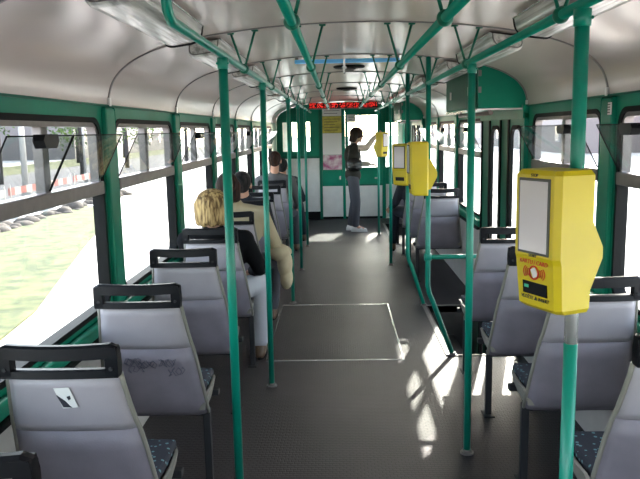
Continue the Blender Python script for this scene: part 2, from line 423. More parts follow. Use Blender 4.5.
# side walls: green upper frames with rounded openings, beige lower panels
DOORS = {(1, 5), (1, 9)}   # (side, bay index)
def side_wall(side):
    xi = XL if side < 0 else XR; xo = xi + side * 0.055
    nm = 'left' if side < 0 else 'right'
    g = MB(); lo = MB()
    for i in range(len(PIL)):
        y0 = PIL[i]; y1 = PIL[i + 1] if i + 1 < len(PIL) else Y1
        if i == 0: y0 = Y0
        if i + 1 >= len(PIL):  # cab side window
            ins = rrect(12.95, 13.9, SILL, TOP, 0.05)
            g.ring(rect_like(ins, y0, y1, 0.74, HEAD), ins, 'x', xi, xo)
            lo.box(min(xi, xo), max(xi, xo), y0, y1, 0, 0.74)
            continue
        if side > 0 and i in (5, 9):
            g.box(xi - .04, xo, y0, y1, 1.665, HEAD)
            g.box(xi - .03, xo, y0, y0 + 0.07, -0.55, 1.70)
            g.box(xi - .03, xo, y1 - 0.06, y1, -0.55, 1.70)
            continue
        ins = rrect(y0 + 0.105, y1 - 0.105, SILL, TOP, 0.085)
        g.ring(rect_like(ins, y0, y1, 0.74, HEAD), ins, 'x', xi, xo)
        lo.box(min(xi, xo), max(xi, xo), y0, y1, 0, 0.74)
    g.build('wall_' + nm, GREEN, kind='structure')
    o = lo.build('wall_%s_lower_panel' % nm, PANEL, kind='structure'); o.name = 'wall_%s_panel' % nm
side_wall(-1); side_wall(1)
# sill ledge, cove bead
for side in (-1, 1):
    xi = XL if side < 0 else XR
    def seg(a, c, m0, m1):
        bx = MB(); bx.box(min(xi, xi - side * 0.035), max(xi, xi - side * 0.035), a, c, 0.715, 0.775, 0.012, 3); trim(bx, GREEN)
        bx = MB(); bx.box(min(xi, xi - side * 0.045), max(xi, xi - side * 0.045), a, c, 0.69, 0.712, 0.006, 2); trim(bx, RUBBER)
    if side < 0: seg(Y0 + .02, YB - .03, 0, 0)
    else:
        seg(Y0 + .02, 4.84, 0, 0); seg(6.33, 10.52, 0, 0)
    bx = MB(); bx.box(min(xi, xi - side * 0.012), max(xi, xi - side * 0.012), Y0 + .02, YB - .03, 1.742, 1.752, 0.003); trim(bx, CHROME if False else DGREEN)
# pillar covers (vertical green tubes proud of the wall)
for side in (-1, 1):
    xi = XL if side < 0 else XR
    for i, y in enumerate(PIL[1:-1], 1):
        if side > 0 and i in (5, 6, 9, 10): continue
        bx = MB(); bx.box(min(xi, xi - side * 0.022), max(xi, xi - side * 0.022), y - 0.075, y + 0.075, 0.775, 1.74, 0.020, 4)
        trim(bx, GREEN)
# roof stub below the coving is closed by the wall header; rear wall with a window
ins = rrect(XL + 0.25, XR - 0.25, 0.85, 1.65, 0.1)
b = MB(); b.ring(rect_like(ins, XL - .05, XR + .05, 0, 2.16), ins, 'y', Y0 - 0.05, Y0); b.build('wall_back', WHITEP, kind='structure')
# cab front with windscreen opening
ins = rrect(XL + 0.10, XR - 0.10, 0.80, 1.98, 0.12)
b = MB(); b.ring(rect_like(ins, XL - .05, XR + .05, 0, 2.16), ins, 'y', Y1, Y1 + 0.05); b.build('wall_front', WHITEP, kind='structure')
n_w = [0]
def wname():
    n_w[0] += 1; return 'window_%d' % n_w[0]
b = MB(); b.box(XL + .1, XR - .1, Y1 + .02, Y1 + .026, 0.8, 1.98); b.build(wname(), GLASS, kind='structure')

# ------------------------------------------------------------------ side windows
def side_window(side, y0, y1, near_latch, half=False, lat=.20):
    """y0..y1 is the opening"""
    xi = XL if side < 0 else XR; o_ = side
    yc = (y0 + y1) / 2 - 0.02
    root = sthing(wname(), (xi, yc, SILL)); off = (xi, yc, SILL)
    X = lambda a: xi + o_ * a          # a: outward depth
    def bx(mb, a, c, ya, yb, za, zb, bev=0.0): mb.box(min(X(a), X(c)), max(X(a), X(c)), ya, yb, za, zb, bev)
    s = MB(off)                         # rubber seal ring
    s.ring(rrect(y0 - .004, y1 + .004, SILL - .004, TOP + .004, .088), rrect(y0 + .02, y1 - .02, SILL + .02, TOP - .02, .07), 'x', X(-0.004), X(0.05))
    s.build('seal', RUBBER, root)
    f = MB(off)                         # aluminium frame of the upper light
    f.ring(rrect(y0 + .02, y1 - .02, 1.335, TOP - .02, .05), rrect(y0 + .045, y1 - .045, 1.37, TOP - .04, .035), 'x', X(0.005), X(0.045))
    f.build('upper_frame', ALU, root)
    t = MB(off); bx(t, -0.012, 0.045, y0 + .02, y1 - .02, 1.335, 1.395, 0.006); t.build('transom', ALU, root)
    m_ = MB(off); bx(m_, 0.0, 0.04, yc - .028, yc + .028, 1.39, TOP - .04, 0.004); m_.build('mullion', ALU, root)
    gl = MB(off); bx(gl, 0.024, 0.029, y0 + .018, y1 - .018, SILL + .018, 1.34); gl.build('glass', GLASS, root)
    spans = [(y0 + .05, yc - 0.0), (yc + 0.012, y1 - .02)] if half else [(y0 + .03, y1 - .02)]
    for q, (a, c) in enumerate(spans):
        xb, xt, zb, zt = X(0.0), X(-0.108), 1.40, 1.608
        p = MB(off)
        d = 0.004
        p.loft([[(xb, a, zb), (xb, c, zb), (xb - o_ * 0.0, c, zb + d), (xb, a, zb + d)],
                [(xt, a, zt), (xt, c, zt), (xt + o_ * .003, c, zt + d), (xt + o_ * .003, a, zt + d)]], smooth=False)
        po = p.build('tilting_pane', PANE, root)
        e = MB(off); e.tube([(xb, a, zb), (xt, a, zt + .002), (xt, c, zt + .002), (xb, c, zb)], 0.0028, 6); e.build('pane_edge', RUBBER, po)
        if q == 0 and near_latch:
            l = MB(off); ym = a + lat
            l.prism([(ym - .052, 1.615), (ym + .052, 1.615), (ym + .066, 1.595), (ym + .048, 1.568), (ym - .048, 1.568), (ym - .066, 1.595)], 'x', xt - o_ * .028, xt + o_ * .012)
            l.build('latch', BLACK, po)
for i in range(len(PIL) - 1):
    y0 = PIL[i] if i else Y0
    y1 = PIL[i + 1]
    side_window(-1, y0 + .105, y1 - .105, i in (3, 5, 6, 7), half=(i == 3), lat=.27 if i == 3 else .12)
for i in range(len(PIL) - 1):
    if i in (5, 9): continue
    y0 = PIL[i] if i else Y0
    y1 = PIL[i + 1]
    side_window(1, y0 + .105, y1 - .105, i in (3, 4, 6, 7), lat=.78 if i == 3 else .18)

# ------------------------------------------------------------------ folding doors
def door(n, ya, yb):
    root = sthing('door_%d' % n, (XR - .02, (ya + yb) / 2, -0.5)); off = root.location
    L = [(ya + .02, ya + .36, True), (ya + .37, ya + .66, False), (ya + .67, ya + 1.01, True), (ya + 1.02, yb - .02, False)]
    for q, (a, c, slit) in enumerate(L):
        p = MB(off)
        x0, x1 = XR - .026, XR - .012
        if slit:
            hw = 0.135; yc = (a + c) / 2
            ins = rrect(yc - hw, yc + hw, -0.2, 1.60, .07)
            p.ring(rect_like(ins, a, c, -0.5, 1.68), ins, 'x', x0, x1)
            lf = p.build('door_leaf', GREEN, root)
            s = MB(off); s.ring(rrect(yc - hw - .02, yc + hw + .02, -.22, 1.62, .08), rrect(yc - hw + .012, yc + hw - .012, -.188, 1.588, .06), 'x', x0 - .005, x1); s.build('seal', RUBBER, lf)
            g = MB(off); g.box(XR - .022, XR - .018, yc - hw, yc + hw, -.2, 1.6); g.build('glass', GLASS, lf)
        else:
            p.box(x0, x1, a, c, -0.5, 1.68, .004)
            lf = p.build('door_leaf', DGREEN, root)
            s = MB(off); s.box(x0 - .012, x0, a, a + .03, -.5, 1.66); s.box(x0 - .012, x0, c - .03, c, -.5, 1.66); s.build('seal', RUBBER, lf)
door(1, 4.87, 6.25); door(2, 10.60, 11.98)
# mechanism covers over the doors
def cover(ya, yb, label):
    x0 = 0.955; z0 = 1.735
    o = thing('door_mechanism_cover', label, 'cover', (1.12, (ya + yb) / 2, z0)); off = o.location
    pts = []
    xs = [x0 + (XR - .006 - x0) * k / 14 for k in range(15)]
    top = [(x, ceil_z(x) - .004) for x in xs]
    poly = [(x0, z0)] + top + [(XR - .006, z0)]
    b = MB(off); b.prism(poly, 'y', ya, yb); b.build('housing', GREEN, o)
    b = MB(off); b.box(x0 - .012, x0 - .001, ya + .06, yb - .02, z0 + .01, ceil_z(x0) - .03, .004); fl = b.build('flap', DGREEN, o)
    for t in (ya + .25, yb - .3):
        b = MB(off); b.box(x0 - .018, x0 - .012, t, t + .05, z0 + .10, z0 + .16); b.build('label_plate', PAPER, fl)
    for t in ((1.84, 1.88), (1.95, 1.99)):
        b = MB(off); b.box(x0 + .0, x0 + .02, ya - .006, ya, t[0], t[1]); b.build('hinge', ALU, o)
    b = MB(off); b.box(x0 - .01, XR - .004, ya - .004, ya + .018, z0 - .012, z0 - .001); b.box(x0 - .01, x0 + .006, ya + .018, yb, z0 - .012, z0 - .001); b.build('edging', CHROME, o)
    b = MB(off); b.tube([(x0 + .1, ya + .05, z0 - .03), (x0 + .1, yb - .05, z0 - .03)], .014, 10)
    for yy_ in (ya + .1, (ya + yb) / 2, yb - .1): b.box(x0 + .09, x0 + .11, yy_ - .01, yy_ + .01, z0 - .035, z0 - .001)
    b.build('operating_rod', ALU, o)
cover(4.87, 6.22, 'rounded green housing over the folding door beside the ticket machines')
cover(10.62, 11.96, 'rounded green housing at the front end behind the far ticket machine')

# ------------------------------------------------------------------ ceiling fittings
def lamp(side, ya, yb, label):
    xc = XC + side * 0.735
    zt = ceil_z(xc) ; o = thing('ceiling_lamp', label, 'lamp', (xc, (ya + yb) / 2, zt), group=None); off = o.location
    tilt = side * 0.14
    def sec(y, wd, dp):
        pts = []
        for k in range(17):
            a = PI * k / 16; c_, s_ = math.cos(a), math.sin(a)
            pts.append(Vector((math.copysign(abs(c_) ** .45, c_) * wd, -abs(s_) ** .55 * dp)))
        r = []
        for p in pts:
            x = p.x * math.cos(tilt) - p.y * math.sin(-tilt) * -1
            z = p.y * math.cos(tilt) - p.x * math.sin(tilt)
            r.append((xc + x, y, zt - .012 + z))
        return r
    b = MB(off); b.loft([sec(ya, .070, .055), sec(ya + .012, .078, .064), sec(ya + .04, .080, .068), sec(yb - .015, .080, .068), sec(yb - .004, .079, .066)], smooth=False); b.build('diffuser', LAMPP, o)
    for e in (ya, yb):
        b = MB(off); q = sec(e, .081, .070) if e == yb else sec(e, .071, .056)
        b.tube([q[0]] + q[1:-1] + [q[-1]], .0045 if e == yb else .003, 6); b.build('end_rim', BLACK if e == yb else ALU, o)
    for sx in (-1, 1):
        x = xc + sx * .082 * math.cos(tilt); z = zt - .012 - sx * .082 * math.sin(tilt)
        b = MB(off); b.tube([(x, ya, z), (x, yb, z)], .004, 8); b.build('edge_strip', CHROME, o)
for (a_, c_, l1, l2) in ((2.08, 3.07, 'nearest left ceiling lamp above the first two windows', 'nearest right ceiling lamp at top right behind the handrail'),
                         (3.52, 4.50, 'second left ceiling lamp just behind the nearest green pole', 'second right ceiling lamp just before the rounded door housing'),
                         (4.95, 5.93, 'third left ceiling lamp beside the second green pole top', 'third right ceiling lamp alongside the rounded door housing'),
                         (6.38, 7.36, 'fourth left ceiling lamp along the handrail', 'right ceiling lamp just beyond the first door housing'),
                         (7.81, 8.79, 'fifth left ceiling lamp along the handrail', 'fifth right ceiling lamp, small in the distance'),
                         (9.24, 10.22, 'farthest left ceiling lamp near the front partition', 'farthest right ceiling lamp near the front door housing')):
    lamp(-1, a_, c_, l1); lamp(1, a_, c_, l2)

def handrail(x, ya, yb, label, hang, endup=None, r=0.0145):
    z = 1.91
    o = thing('ceiling_handrail', label, 'handrail', (x, (ya + yb) / 2, z)); off = o.location
    pts = [(x, y, z) for y in (ya, yb)]
    if endup == 'near':
        pts = [(x - .0, ya - .03, ceil_z(x) - .004), (x, ya - .025, z + .06), (x, ya - .01, z + .022), (x, ya + .03, z), (x, yb, z)]
    b = MB(off); b.tube(pts, r, 16); b.build('rail', POLE, o)
    for y in hang:
        b = MB(off)
        for s_ in (-1, 1):
            xt = x + s_ * .058; zt = ceil_z(xt) - .004
            b.tube([(x + s_ * .006, y, z + r * .6), (xt, y, zt)], .0055, 8)
            b.box(xt - .016, xt + .016, y - .012, y + .012, zt - .006, zt + .002, .003)
        b.ball((x, y, z), .024, 12)
        b.build('hanger', DGREEN, o)
SE = [3.455 + PP * k for k in range(0, 6)]
handrail(-0.445, 1.93, 11.9, 'green handrail above the left row of seats', SE, 'near')
handrail(-0.122, 1.0, 10.2, 'left green handrail of the two over the aisle', [2.02] + SE[:5])
handrail(0.302, 1.0, 9.7, 'right green handrail of the two over the aisle', [2.02] + SE[:5])
handrail(0.62, 0.9, 11.6, 'green handrail above the right row of seats', [2.02] + SE)

# roof hatch gap with painted sky, vents
o = thing('roof_hatch_sky_gap', 'light blue bar painted as sky in the roof hatch gap, with a chrome latch', 'handle', (0.06, 4.93, 2.08)); off = o.location
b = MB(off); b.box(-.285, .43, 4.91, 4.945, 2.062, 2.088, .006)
b.build('bar', SKYGAP, o)  # solid bar; its blue stands for sky showing through the open hatch
b = MB(off); b.box(.045, .06, 4.89, 4.915, 2.03, 2.09, .003); b.box(.035, .07, 4.885, 4.915, 2.02, 2.035, .004); b.tube([(.052, 4.90, 2.03), (.052, 4.89, 1.99)], .006, 8); b.build('latch', CHROME, o)
for px_ in (-.27, .415):
    b = MB(off); b.box(px_ - .012, px_ + .012, 4.92, 4.94, 2.09, 2.112, .002); b.build('bracket', ALU, o)
def vent(x, y, label):
    o = thing('roof_ventilator', label, 'vent', (x, y, 2.112)); off = o.location
    b = MB(off)
    ring = lambda r, z: [(x + r * math.cos(2 * PI * k / 28), y + r * math.sin(2 * PI * k / 28), z) for k in range(28)]
    b.loft([ring(.125, 2.112), ring(.125, 2.102), ring(.115, 2.096), ring(.10, 2.096)]); b.build('rim', RUBBER, o)
    b = MB(off); b.loft([ring(.05, 2.097), ring(.05, 2.082), ring(.03, 2.074)]); b.build('knob', ALU, o)
vent(.10, 5.75, 'round dark roof ventilator just beyond the painted blue sky gap')
vent(.12, 8.70, 'round dark roof ventilator nearer the front partition')

# ------------------------------------------------------------------ vertical poles
def pole(x, y, label, top=1.91, r=0.0175, pts=None, chrome=None):
    o = thing('grab_pole', label, 'pole', (x, y, 0)); off = (x, y, 0)
    if pts is None: pts = [(x, y, 0.0), (x, y, top - .012)]
    b = MB(off)
    if chrome:
        c0, c1 = chrome
        b.tube([pts[0], (x, y, c0)], r, 18); b.tube([(x, y, c1), pts[-1]], r, 18)
        b.build('tube', POLE, o)
        b2 = MB(off); b2.tube([(x, y, c0), (x, y, c1)], r * .97, 18); b2.build('bare_section', CHROME, o)
    else:
        b.tube(pts, r, 18); b.build('tube', POLE, o)
    b = MB(off); p = pts[0]
    b.tube([(p[0], p[1], 0), (p[0], p[1], .008)], r * 1.9, 18); b.tube([(p[0], p[1], .008), (p[0], p[1], .022)], r * 1.25, 18); b.build('floor_flange', ALU, o)
    if top < 1.95:
        b = MB(off); b.tube([(x, y, 1.855), (x, y, 1.898)], r * 1.2, 18)
        for s_ in (-1, 1): b.ball((x + r * 1.15 * s_, y - .01, 1.876), .005, 8)
        b.build('clamp', POLE, o)
    return o
pole(-.445, 2.815, 'nearest green pole on the left of the aisle', r=.0185)
pole(-.445, 4.285, 'second green pole on the left beside the beige jacket')
pole(-.445, 6.467, 'third green pole on the left of the aisle')
pole(-.445, 8.054, 'fourth green pole on the left of the aisle')
pole(-.445, 9.75, 'farthest green pole on the left of the aisle')
pole(.62, 1.845, 'nearest green pole on the right carrying the big ticket machine', r=.0185, chrome=(1.03, 1.22))
pole(.622, 3.324, 'straight green pole on the right standing in the sunlit floor')
def kinked(y, z_k, xe): 
    return [(xe, y, 0), (.655, y, z_k - .06), (.632, y, z_k - .01), (.62, y, z_k + .05), (.62, y, 2.09)]
p5 = pole(.62, 4.87, 'green pole bent at its foot at the near stairwell corner', top=2.1, pts=kinked(4.87, .46, .80))
pole(.62, 6.30, 'green pole bent at its foot at the far stairwell corner', top=2.1, pts=kinked(6.30, .43, .77))
pole(.615, 8.28, 'straight green pole on the right beyond the stairwell')
pole(.613, 10.71, 'farthest right green pole the standing person reaches for')
off = (.62, 4.87, 0)
b = MB(off); b.tube([(.62, 4.87, .716), (1.02, 4.87, .716)], .016, 14); gb = b.build('guard_bar', POLE, p5)
b = MB(off); b.tube([(.595, 4.87, .716), (.645, 4.87, .716)], .026, 14); b.build('joint', POLE, gb)
o = MB((1.0, 4.86, 0)); o.tube([(1.0, 4.87, 0), (1.0, 4.87, .70)], .012, 12); o.build('guard_post', LEG, loc=(1.0, 4.86, 0), label='short dark post carrying the stairwell guard bar', cat='post')

o = MB((1.27, 3.30, 1.66)); o.box(1.284, 1.2895, 3.255, 3.275, 1.655, 1.70, .001); 
pl_ = thing('notice_plate', 'small pale notice plate on the green band between the right windows', 'plate', (1.285, 3.36, 1.70)); off = pl_.location
b = MB(off); b.box(1.262, 1.268, 3.33, 3.365, 1.655, 1.712, .001); b.build('plate', PAPER, pl_)
for k in range(4):
    b = MB(off); b.box(1.260, 1.262, 3.334, 3.361, 1.664 + k * .012, 1.668 + k * .012); b.build('print_line', INK, pl_)
o.bm.free()
# ------------------------------------------------------------------ floor access hatch
o = thing('floor_hatch', 'rectangular floor hatch with bright metal edging in the aisle', 'hatch', (-.04, 5.57, 0)); off = o.location
b = MB(off); b.box(-.53, .43, 4.79, 6.36, 0.0005, .004); b.build('plate', FLOORM, o)
b = MB(off)
b.box(-.535, .447, 4.772, 4.782, 0.0, .005); b.box(-.535, .447, 6.365, 6.375, 0.0, .005); b.box(.435, .447, 4.782, 6.365, 0.0, .005); b.box(-.535, -.530, 4.782, 6.365, 0, .0045)
b.build('edging', CHROME, o)

# ------------------------------------------------------------------ seats
def seat_proto(name, side):
    """side +1: aisle is at +x (left row).  Origin: floor below the top of the back, facing +y."""
    o = thing(name, '', 'seat', (0, 0, 0))
    rows = [(.905, .0, .172), (.86, .012, .176), (.80, .03, .184), (.735, .052, .193), (.705, .068, .198), (.62, .098, .208), (.53, .122, .218), (.44, .145, .228), (.385, .165, .232), (.355, .19, .228)]
    def back(sel, T=.034, inset=0.0, dy=0.0):
        rings = []
        for z, y, hw in sel:
            hw -= inset; y += dy; n = 12; r = []
            for k in range(n + 1):
                u = -1 + 2 * k / n; e = max(0, abs(u) - .82) / .18
                r.append((u * hw, y - .012 * (1 - u * u) + .018 * e * e, z))
            for k in range(n + 1):
                u = 1 - 2 * k / n; e = max(0, abs(u) - .82) / .18
                r.append((u * hw, y + T - .012 * (1 - u * u) - .006 * e, z))
            rings.append(r)
        return rings
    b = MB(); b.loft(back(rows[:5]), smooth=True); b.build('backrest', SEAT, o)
    b = MB(); b.loft(back(rows[4:]), smooth=True); b.build('lower_backrest', SEATD, o)  # lower part of the back in a darker grey, below the bend
    for s_ in (-1, 1):
        b = MB(); b.tube([(s_ * (hw + .0), y + .02, z) for z, y, hw in rows], [.008] * 9 + [.006], 8)
        b.build('edge_trim', RIM, o)
    # headrest handle: frame with slot
    def P_(u, z): return (u, -.010 * (1 - (u / .18) ** 2) - .004 + .05 * (.95 - z), z)
    def bar(mb, pts, hh, dd):
        rings = []
        for (u, z) in pts:
            p = P_(u, z); rings.append([(p[0], p[1] - dd, p[2] - hh), (p[0], p[1] - dd * .9, p[2] + hh * .7), (p[0], p[1] - dd * .4, p[2] + hh), (p[0], p[1] + dd * .6, p[2] + hh), (p[0], p[1] + dd, p[2] + hh * .5), (p[0], p[1] + dd, p[2] - hh)])
        mb.loft(rings, smooth=False)
    b = MB()
    top = []
    for k in range(17):
        u = -.178 + .356 * k / 16; t = abs(u) / .178
        z = .980 + .006 * t ** 2 - (.012 if t > .97 else 0)
        top.append((u, z))
    bar(b, top, .021, .017)
    bar(b, [(-.175 + .35 * k / 12, .916) for k in range(13)], .0125, .018)
    for s_ in (-1, 1):
        p = [(s_ * .176, -.001, .903), (s_ * .178, -.003, .93), (s_ * .178, -.004, .965), (s_ * .172, -.004, .995)]
        rings = [[(q[0] - s_ * .0, q[1] - .019, q[2]), (q[0], q[1] + .021, q[2]), (q[0] - s_ * .037, q[1] + .017, q[2]), (q[0] - s_ * .037, q[1] - .022, q[2])] for q in p]
        b.loft(rings, smooth=False)
    h = b.build('head_handle', BLACK, o)
    b = MB()
    for s_ in (-1, 1): b.tube([(s_ * .158, -.024, .932), (s_ * .158, -.029, .932)], .006, 10)
    b.build('screw', LEG, h)
    # pan, cushion
    b = MB()
    sec = []
    for y, z, hw, lip in ((.16, .40, .228, .02), (.24, .385, .226, .055), (.36, .385, .222, .04), (.50, .395, .212, .03), (.57, .40, .19, .012)):
        r = [(-hw, y, z + lip), (-hw + .012, y, z + lip), (-hw + .02, y, z + .012), (hw - .02, y, z + .012), (hw - .012, y, z + lip), (hw, y, z + lip), (hw - .008, y, z - .012), (-hw + .008, y, z - .012)]
        sec.append(r)
    b.loft(sec, smooth=False); b.build('seat_shell', RIM, o)
    b = MB(); b.box(-.195, .195, .19, .565, .398, .45, .018, 3); b.build('seat_cushion', FABRIC, o)
    b = MB(); b.loft(back(rows[1:7], .028, .025, .032), smooth=True); b.build('back_cushion', FABRIC, o)
    # frame
    b = MB()
    wall = -side * (.285 if side > 0 else .245)
    b.box(min(wall, side * .235), max(wall, side * .235), .20, .24, .345, .375, .004)
    b.box(min(wall, side * .235), max(wall, side * .235), .44, .48, .345, .375, .004)
    b.box(-.19, -.16, .2, .48, .35, .38); b.box(.16, .19, .2, .48, .35, .38)
    b.build('frame', LEG, o)
    b = MB(); b.box(side * .218 - .017, side * .218 + .017, .205, .235, 0, .35, .004); lg = b.build('leg', LEG, o)
    b = MB(); b.box(side * .218 - .03, side * .218 + .03, .17, .27, 0, .008, .003); b.build('foot_plate', LEG, lg)
    return o
ordn = ['nearest', 'second', 'third', 'fourth', 'fifth', 'sixth', 'seventh', 'eighth', 'ninth', 'tenth']
pl = seat_proto('passenger_seat', 1)
LY = [1.98, 2.80, 3.67, 4.47, 5.37, 6.22, 7.08, 7.95, 8.80, 9.65]
LLAB = ['grey plastic seat on the left with a black and white sticker on its back',
        'grey plastic seat on the left with marker scribbles on its back',
        'grey plastic seat on the left, empty, right behind the blond passenger seat',
        'grey plastic seat on the left in which the blond passenger sits',
        'grey plastic seat on the left in which the beige jacket passenger sits',
        'empty grey seat on the left just ahead of the beige jacket passenger',
        'empty grey seat on the left, two ahead of the beige jacket passenger',
        'empty grey seat on the left right behind the short haired man',
        'grey seat on the left in which the short haired man sits',
        'foremost grey seat on the left near the front partition']
GRP_S = 'grey passenger seats with black handles'
lefts = []
for i, (y, lb) in enumerate(zip(LY, LLAB)):
    s = pl if i == 0 else copy_tree(pl)
    s.location = (-.832, y, 0); s['label'] = lb; s['group'] = GRP_S; lefts.append(s)
pr = seat_proto('passenger_seat', -1)
RY = [2.02, 2.82, 3.58, 4.30, 7.15, 7.95, 8.75, 9.60]
RLAB = ['grey seat cut off by the right edge of the photo, nearest on the right',
        'grey plastic seat on the right behind the foot of the nearest right pole',
        'grey plastic seat on the right partly hidden by the big ticket machine',
        'grey plastic seat on the right just before the stairwell guard bar',
        'first grey seat on the right beyond the folding door',
        'second grey seat on the right beyond the folding door',
        'grey seat on the right in which the dark clothed passenger sits',
        'foremost grey seat on the right near the front door']
for i, (y, lb) in enumerate(zip(RY, RLAB)):
    s = pr if i == 0 else copy_tree(pr)
    s.location = (1.045, y, 0); s['label'] = lb; s['group'] = GRP_S
s = copy_tree(pl); s.location = (-.775, 1.27, 0); s['label'] = 'black seat handle peeking in at the lower left corner'; s['group'] = GRP_S
# sticker on the first seat back, scribbles on the second
def on_back(u, z, proj=.004):
    rows = [(.905, .0), (.86, .012), (.80, .03), (.735, .052), (.705, .068), (.62, .098), (.53, .122), (.44, .145)]
    for (za, ya), (zb, yb) in zip(rows, rows[1:]):
        if zb <= z <= za:
            t = (za - z) / (za - zb); y = ya + (yb - ya) * t
            return Vector((u, y - .012 * (1 - (u / .19) ** 2) - proj, z))
    return Vector((u, 0, z))
S1 = lefts[0]
def patch(poly, m, name, parent, proj):
    b = MB(); c = [on_back(u, z, proj) for u, z in poly]; d = [on_back(u, z, proj - .0015) for u, z in poly]
    A = [b.v(p) for p in c]; B = [b.v(p) for p in d]; n = len(A)
    b.bm.faces.new(A); b.bm.faces.new(B[::-1])
    for k in range(n): b.bm.faces.new((A[k], B[k], B[(k + 1) % n], A[(k + 1) % n]))
    return b.build(name, m, parent)
st = patch([(-.025, .868), (.022, .870), (.038, .800), (-.008, .796)], PAPER, 'sticker', S1, .005); st['label'] = 'small white sticker with a torn black shape'
patch([(-.020, .845), (.004, .822), (.014, .806), (.020, .800), (-.006, .801)], INK, 'black_print', st, .0065)
patch([(.010, .838), (.020, .842), (.021, .830), (.014, .826)], INK, 'black_print', st, .0065)
S2 = lefts[1]
random.seed(3)
for (u0, z0, n) in ((-.10, .655, 7), (-.035, .64, 9), (.05, .645, 7), (.085, .60, 5), (-.09, .62, 4)):
    b = MB(); pts = []
    for k in range(n * 3):
        t = k / (n * 3 - 1)
        pts.append(on_back(u0 + t * .07 + .010 * math.sin(k * 2.1), z0 - .01 + .019 * math.sin(k * 1.3 + u0 * 30) + random.uniform(-.004, .004), .004))
    b.tube(pts, .0016, 5); b.build('marker_scribble', SCRIB, S2)

# ------------------------------------------------------------------ ticket validators
def validator(x, y, z, ang, label, detailed=True):
    """x,y,z: pole axis and bottom height; ang: heading of the front face normal"""
    o = thing('ticket_validator', label, 'ticket machine', (x, y, z), ang)
    # local: front normal is -y ; pole at origin
    W, D, H = .084, .114, .365
    fy = -D - .022
    b = MB()
    def sec(zz, w, f, bk):
        c = .014
        return [(-w + c, f, zz), (w - c, f, zz), (w, f + c, zz), (w, bk, zz), (w - .015, bk + .012, zz), (-w + .015, bk + .012, zz), (-w, bk, zz), (-w, f + c, zz)]
    b.loft([sec(0.0, W - .012, fy + .03, -.02), sec(.012, W - .004, fy + .014, -.02), sec(.13, W, fy + .004, -.02), sec(.145, W, fy, -.02), sec(H - .012, W, fy, -.02), sec(H, W - .008, fy + .01, -.025)], smooth=False)
    body = b.build('casing', YELLOW, o)
    # wedge at the back enclosing the pole
    b = MB(); b.prism([(-.02, .03), (-.02, .26), (.015, .235), (.055, .16), (.055, .13), (.015, .045)], 'x', -.045, .045); b.build('pole_clamp', YELLOW, o)
    b = MB(); b.box(-.058, .058, fy - .003, fy + .004, .150, .345, .002); fr = b.build('screen_frame', RUBBER if not detailed else MATS['green_window_bezel'], o)
    b = MB(); b.box(-.051, .051, fy - .005, fy, .157, .338, .001); b.build('screen', SCREEN, fr)
    def onf(zz): return fy + .003 if zz > .13 else fy + .004 + (.13 - zz) / .118 * .010
    b = MB()
    b.loft([[(-.045, onf(.042) - .003, .042), (.045, onf(.042) - .003, .042), (.045, onf(.042) + .01, .042), (-.045, onf(.042) + .01, .042)], [(-.045, onf(.075) - .003, .075), (.045, onf(.075) - .003, .075), (.045, onf(.075) + .01, .075), (-.045, onf(.075) + .01, .075)]], smooth=False)
    sl = b.build('ticket_slot', BLACK, o)
    if detailed:
        TX = Matrix.Rotation(PI / 2 - .07, 4, 'X')
        T = lambda zz, t=0: Matrix.Translation((0, onf(zz) - .0025, zz)) @ TX
        text_mesh('KARTU / CARD', .0155, T(.128), RED, 'red_lettering', o)
        text_mesh('VLOŽTE ▲ INSERT', .0125, T(.032), INK, 'black_lettering', o)
        text_mesh('STOP', .011, Matrix.Translation((0, fy - .002, .352)) @ Matrix.Rotation(PI / 2, 4, 'X'), INK, 'small_lettering', o)
        text_mesh('START', .010, Matrix.Translation((0, fy - .002, .146)) @ Matrix.Rotation(PI / 2, 4, 'X'), INK, 'small_lettering', o)
        for s_ in (-1, 1):
            for q in range(3):
                b = MB(); a0 = .026 + q * .007; pts = []
                for k in range(9):
                    a = (-.6 + 1.2 * k / 8); pts.append((s_ * a0 * math.cos(a), onf(.101) - .0022, .101 + a0 * .62 * math.sin(a)))
                b.tube(pts, .0013, 5); b.build('red_arc', RED, o)
        b = MB(); pts = [(.017 * math.cos(2 * PI * k / 20), onf(.101) - .0026, .101 + .017 * math.sin(2 * PI * k / 20)) for k in range(20)]
        b.tube(pts, .0024, 6, closed=True); b.build('red_ring', RED, o)
        b = MB(); b.prism([(-.013, .108), (.003, .115), (.014, .094), (-.002, .087)], 'y', onf(.101) - .003, onf(.101)); b.build('white_card_symbol', PAPER, o)
        b = MB(); b.box(-.038, -.022, onf(.06) - .004, onf(.06) - .002, .058, .066); b.build('green_mark', mat('green_mark', (.05, .5, .3, 1), .4), sl)
    return o
mat('green_window_bezel', (0.05, 0.05, 0.04, 1), .4)
validator(.62, 1.845, 1.135, -math.radians(65), 'large yellow ticket machine with pale screen on the nearest right pole')
validator(.62, 4.87, 1.155, -math.radians(88), 'yellow ticket machine seen side on at the near stairwell pole', False)
validator(.62, 6.30, 1.115, -math.radians(38), 'yellow ticket machine facing the viewer at the far stairwell pole', False)
validator(.613, 10.71, 1.20, math.radians(48), 'small yellow ticket machine beside the standing person', False)

# ------------------------------------------------------------------ front partition
pt = bpy.data.objects.new('wall_partition', None); col.objects.link(pt); pt['kind'] = 'structure'; pt.location = (XC, YB, 0); off = (XC, YB, 0)
def pbox(x0, x1, z0, z1, m, name, d0=0.0, d1=.03, bev=.004, parent=pt, clip=True):
    b = MB(off); b.box(x0, x1, YB - d0, YB + d1, z0, z1, bev); return b.build(name, m, parent)
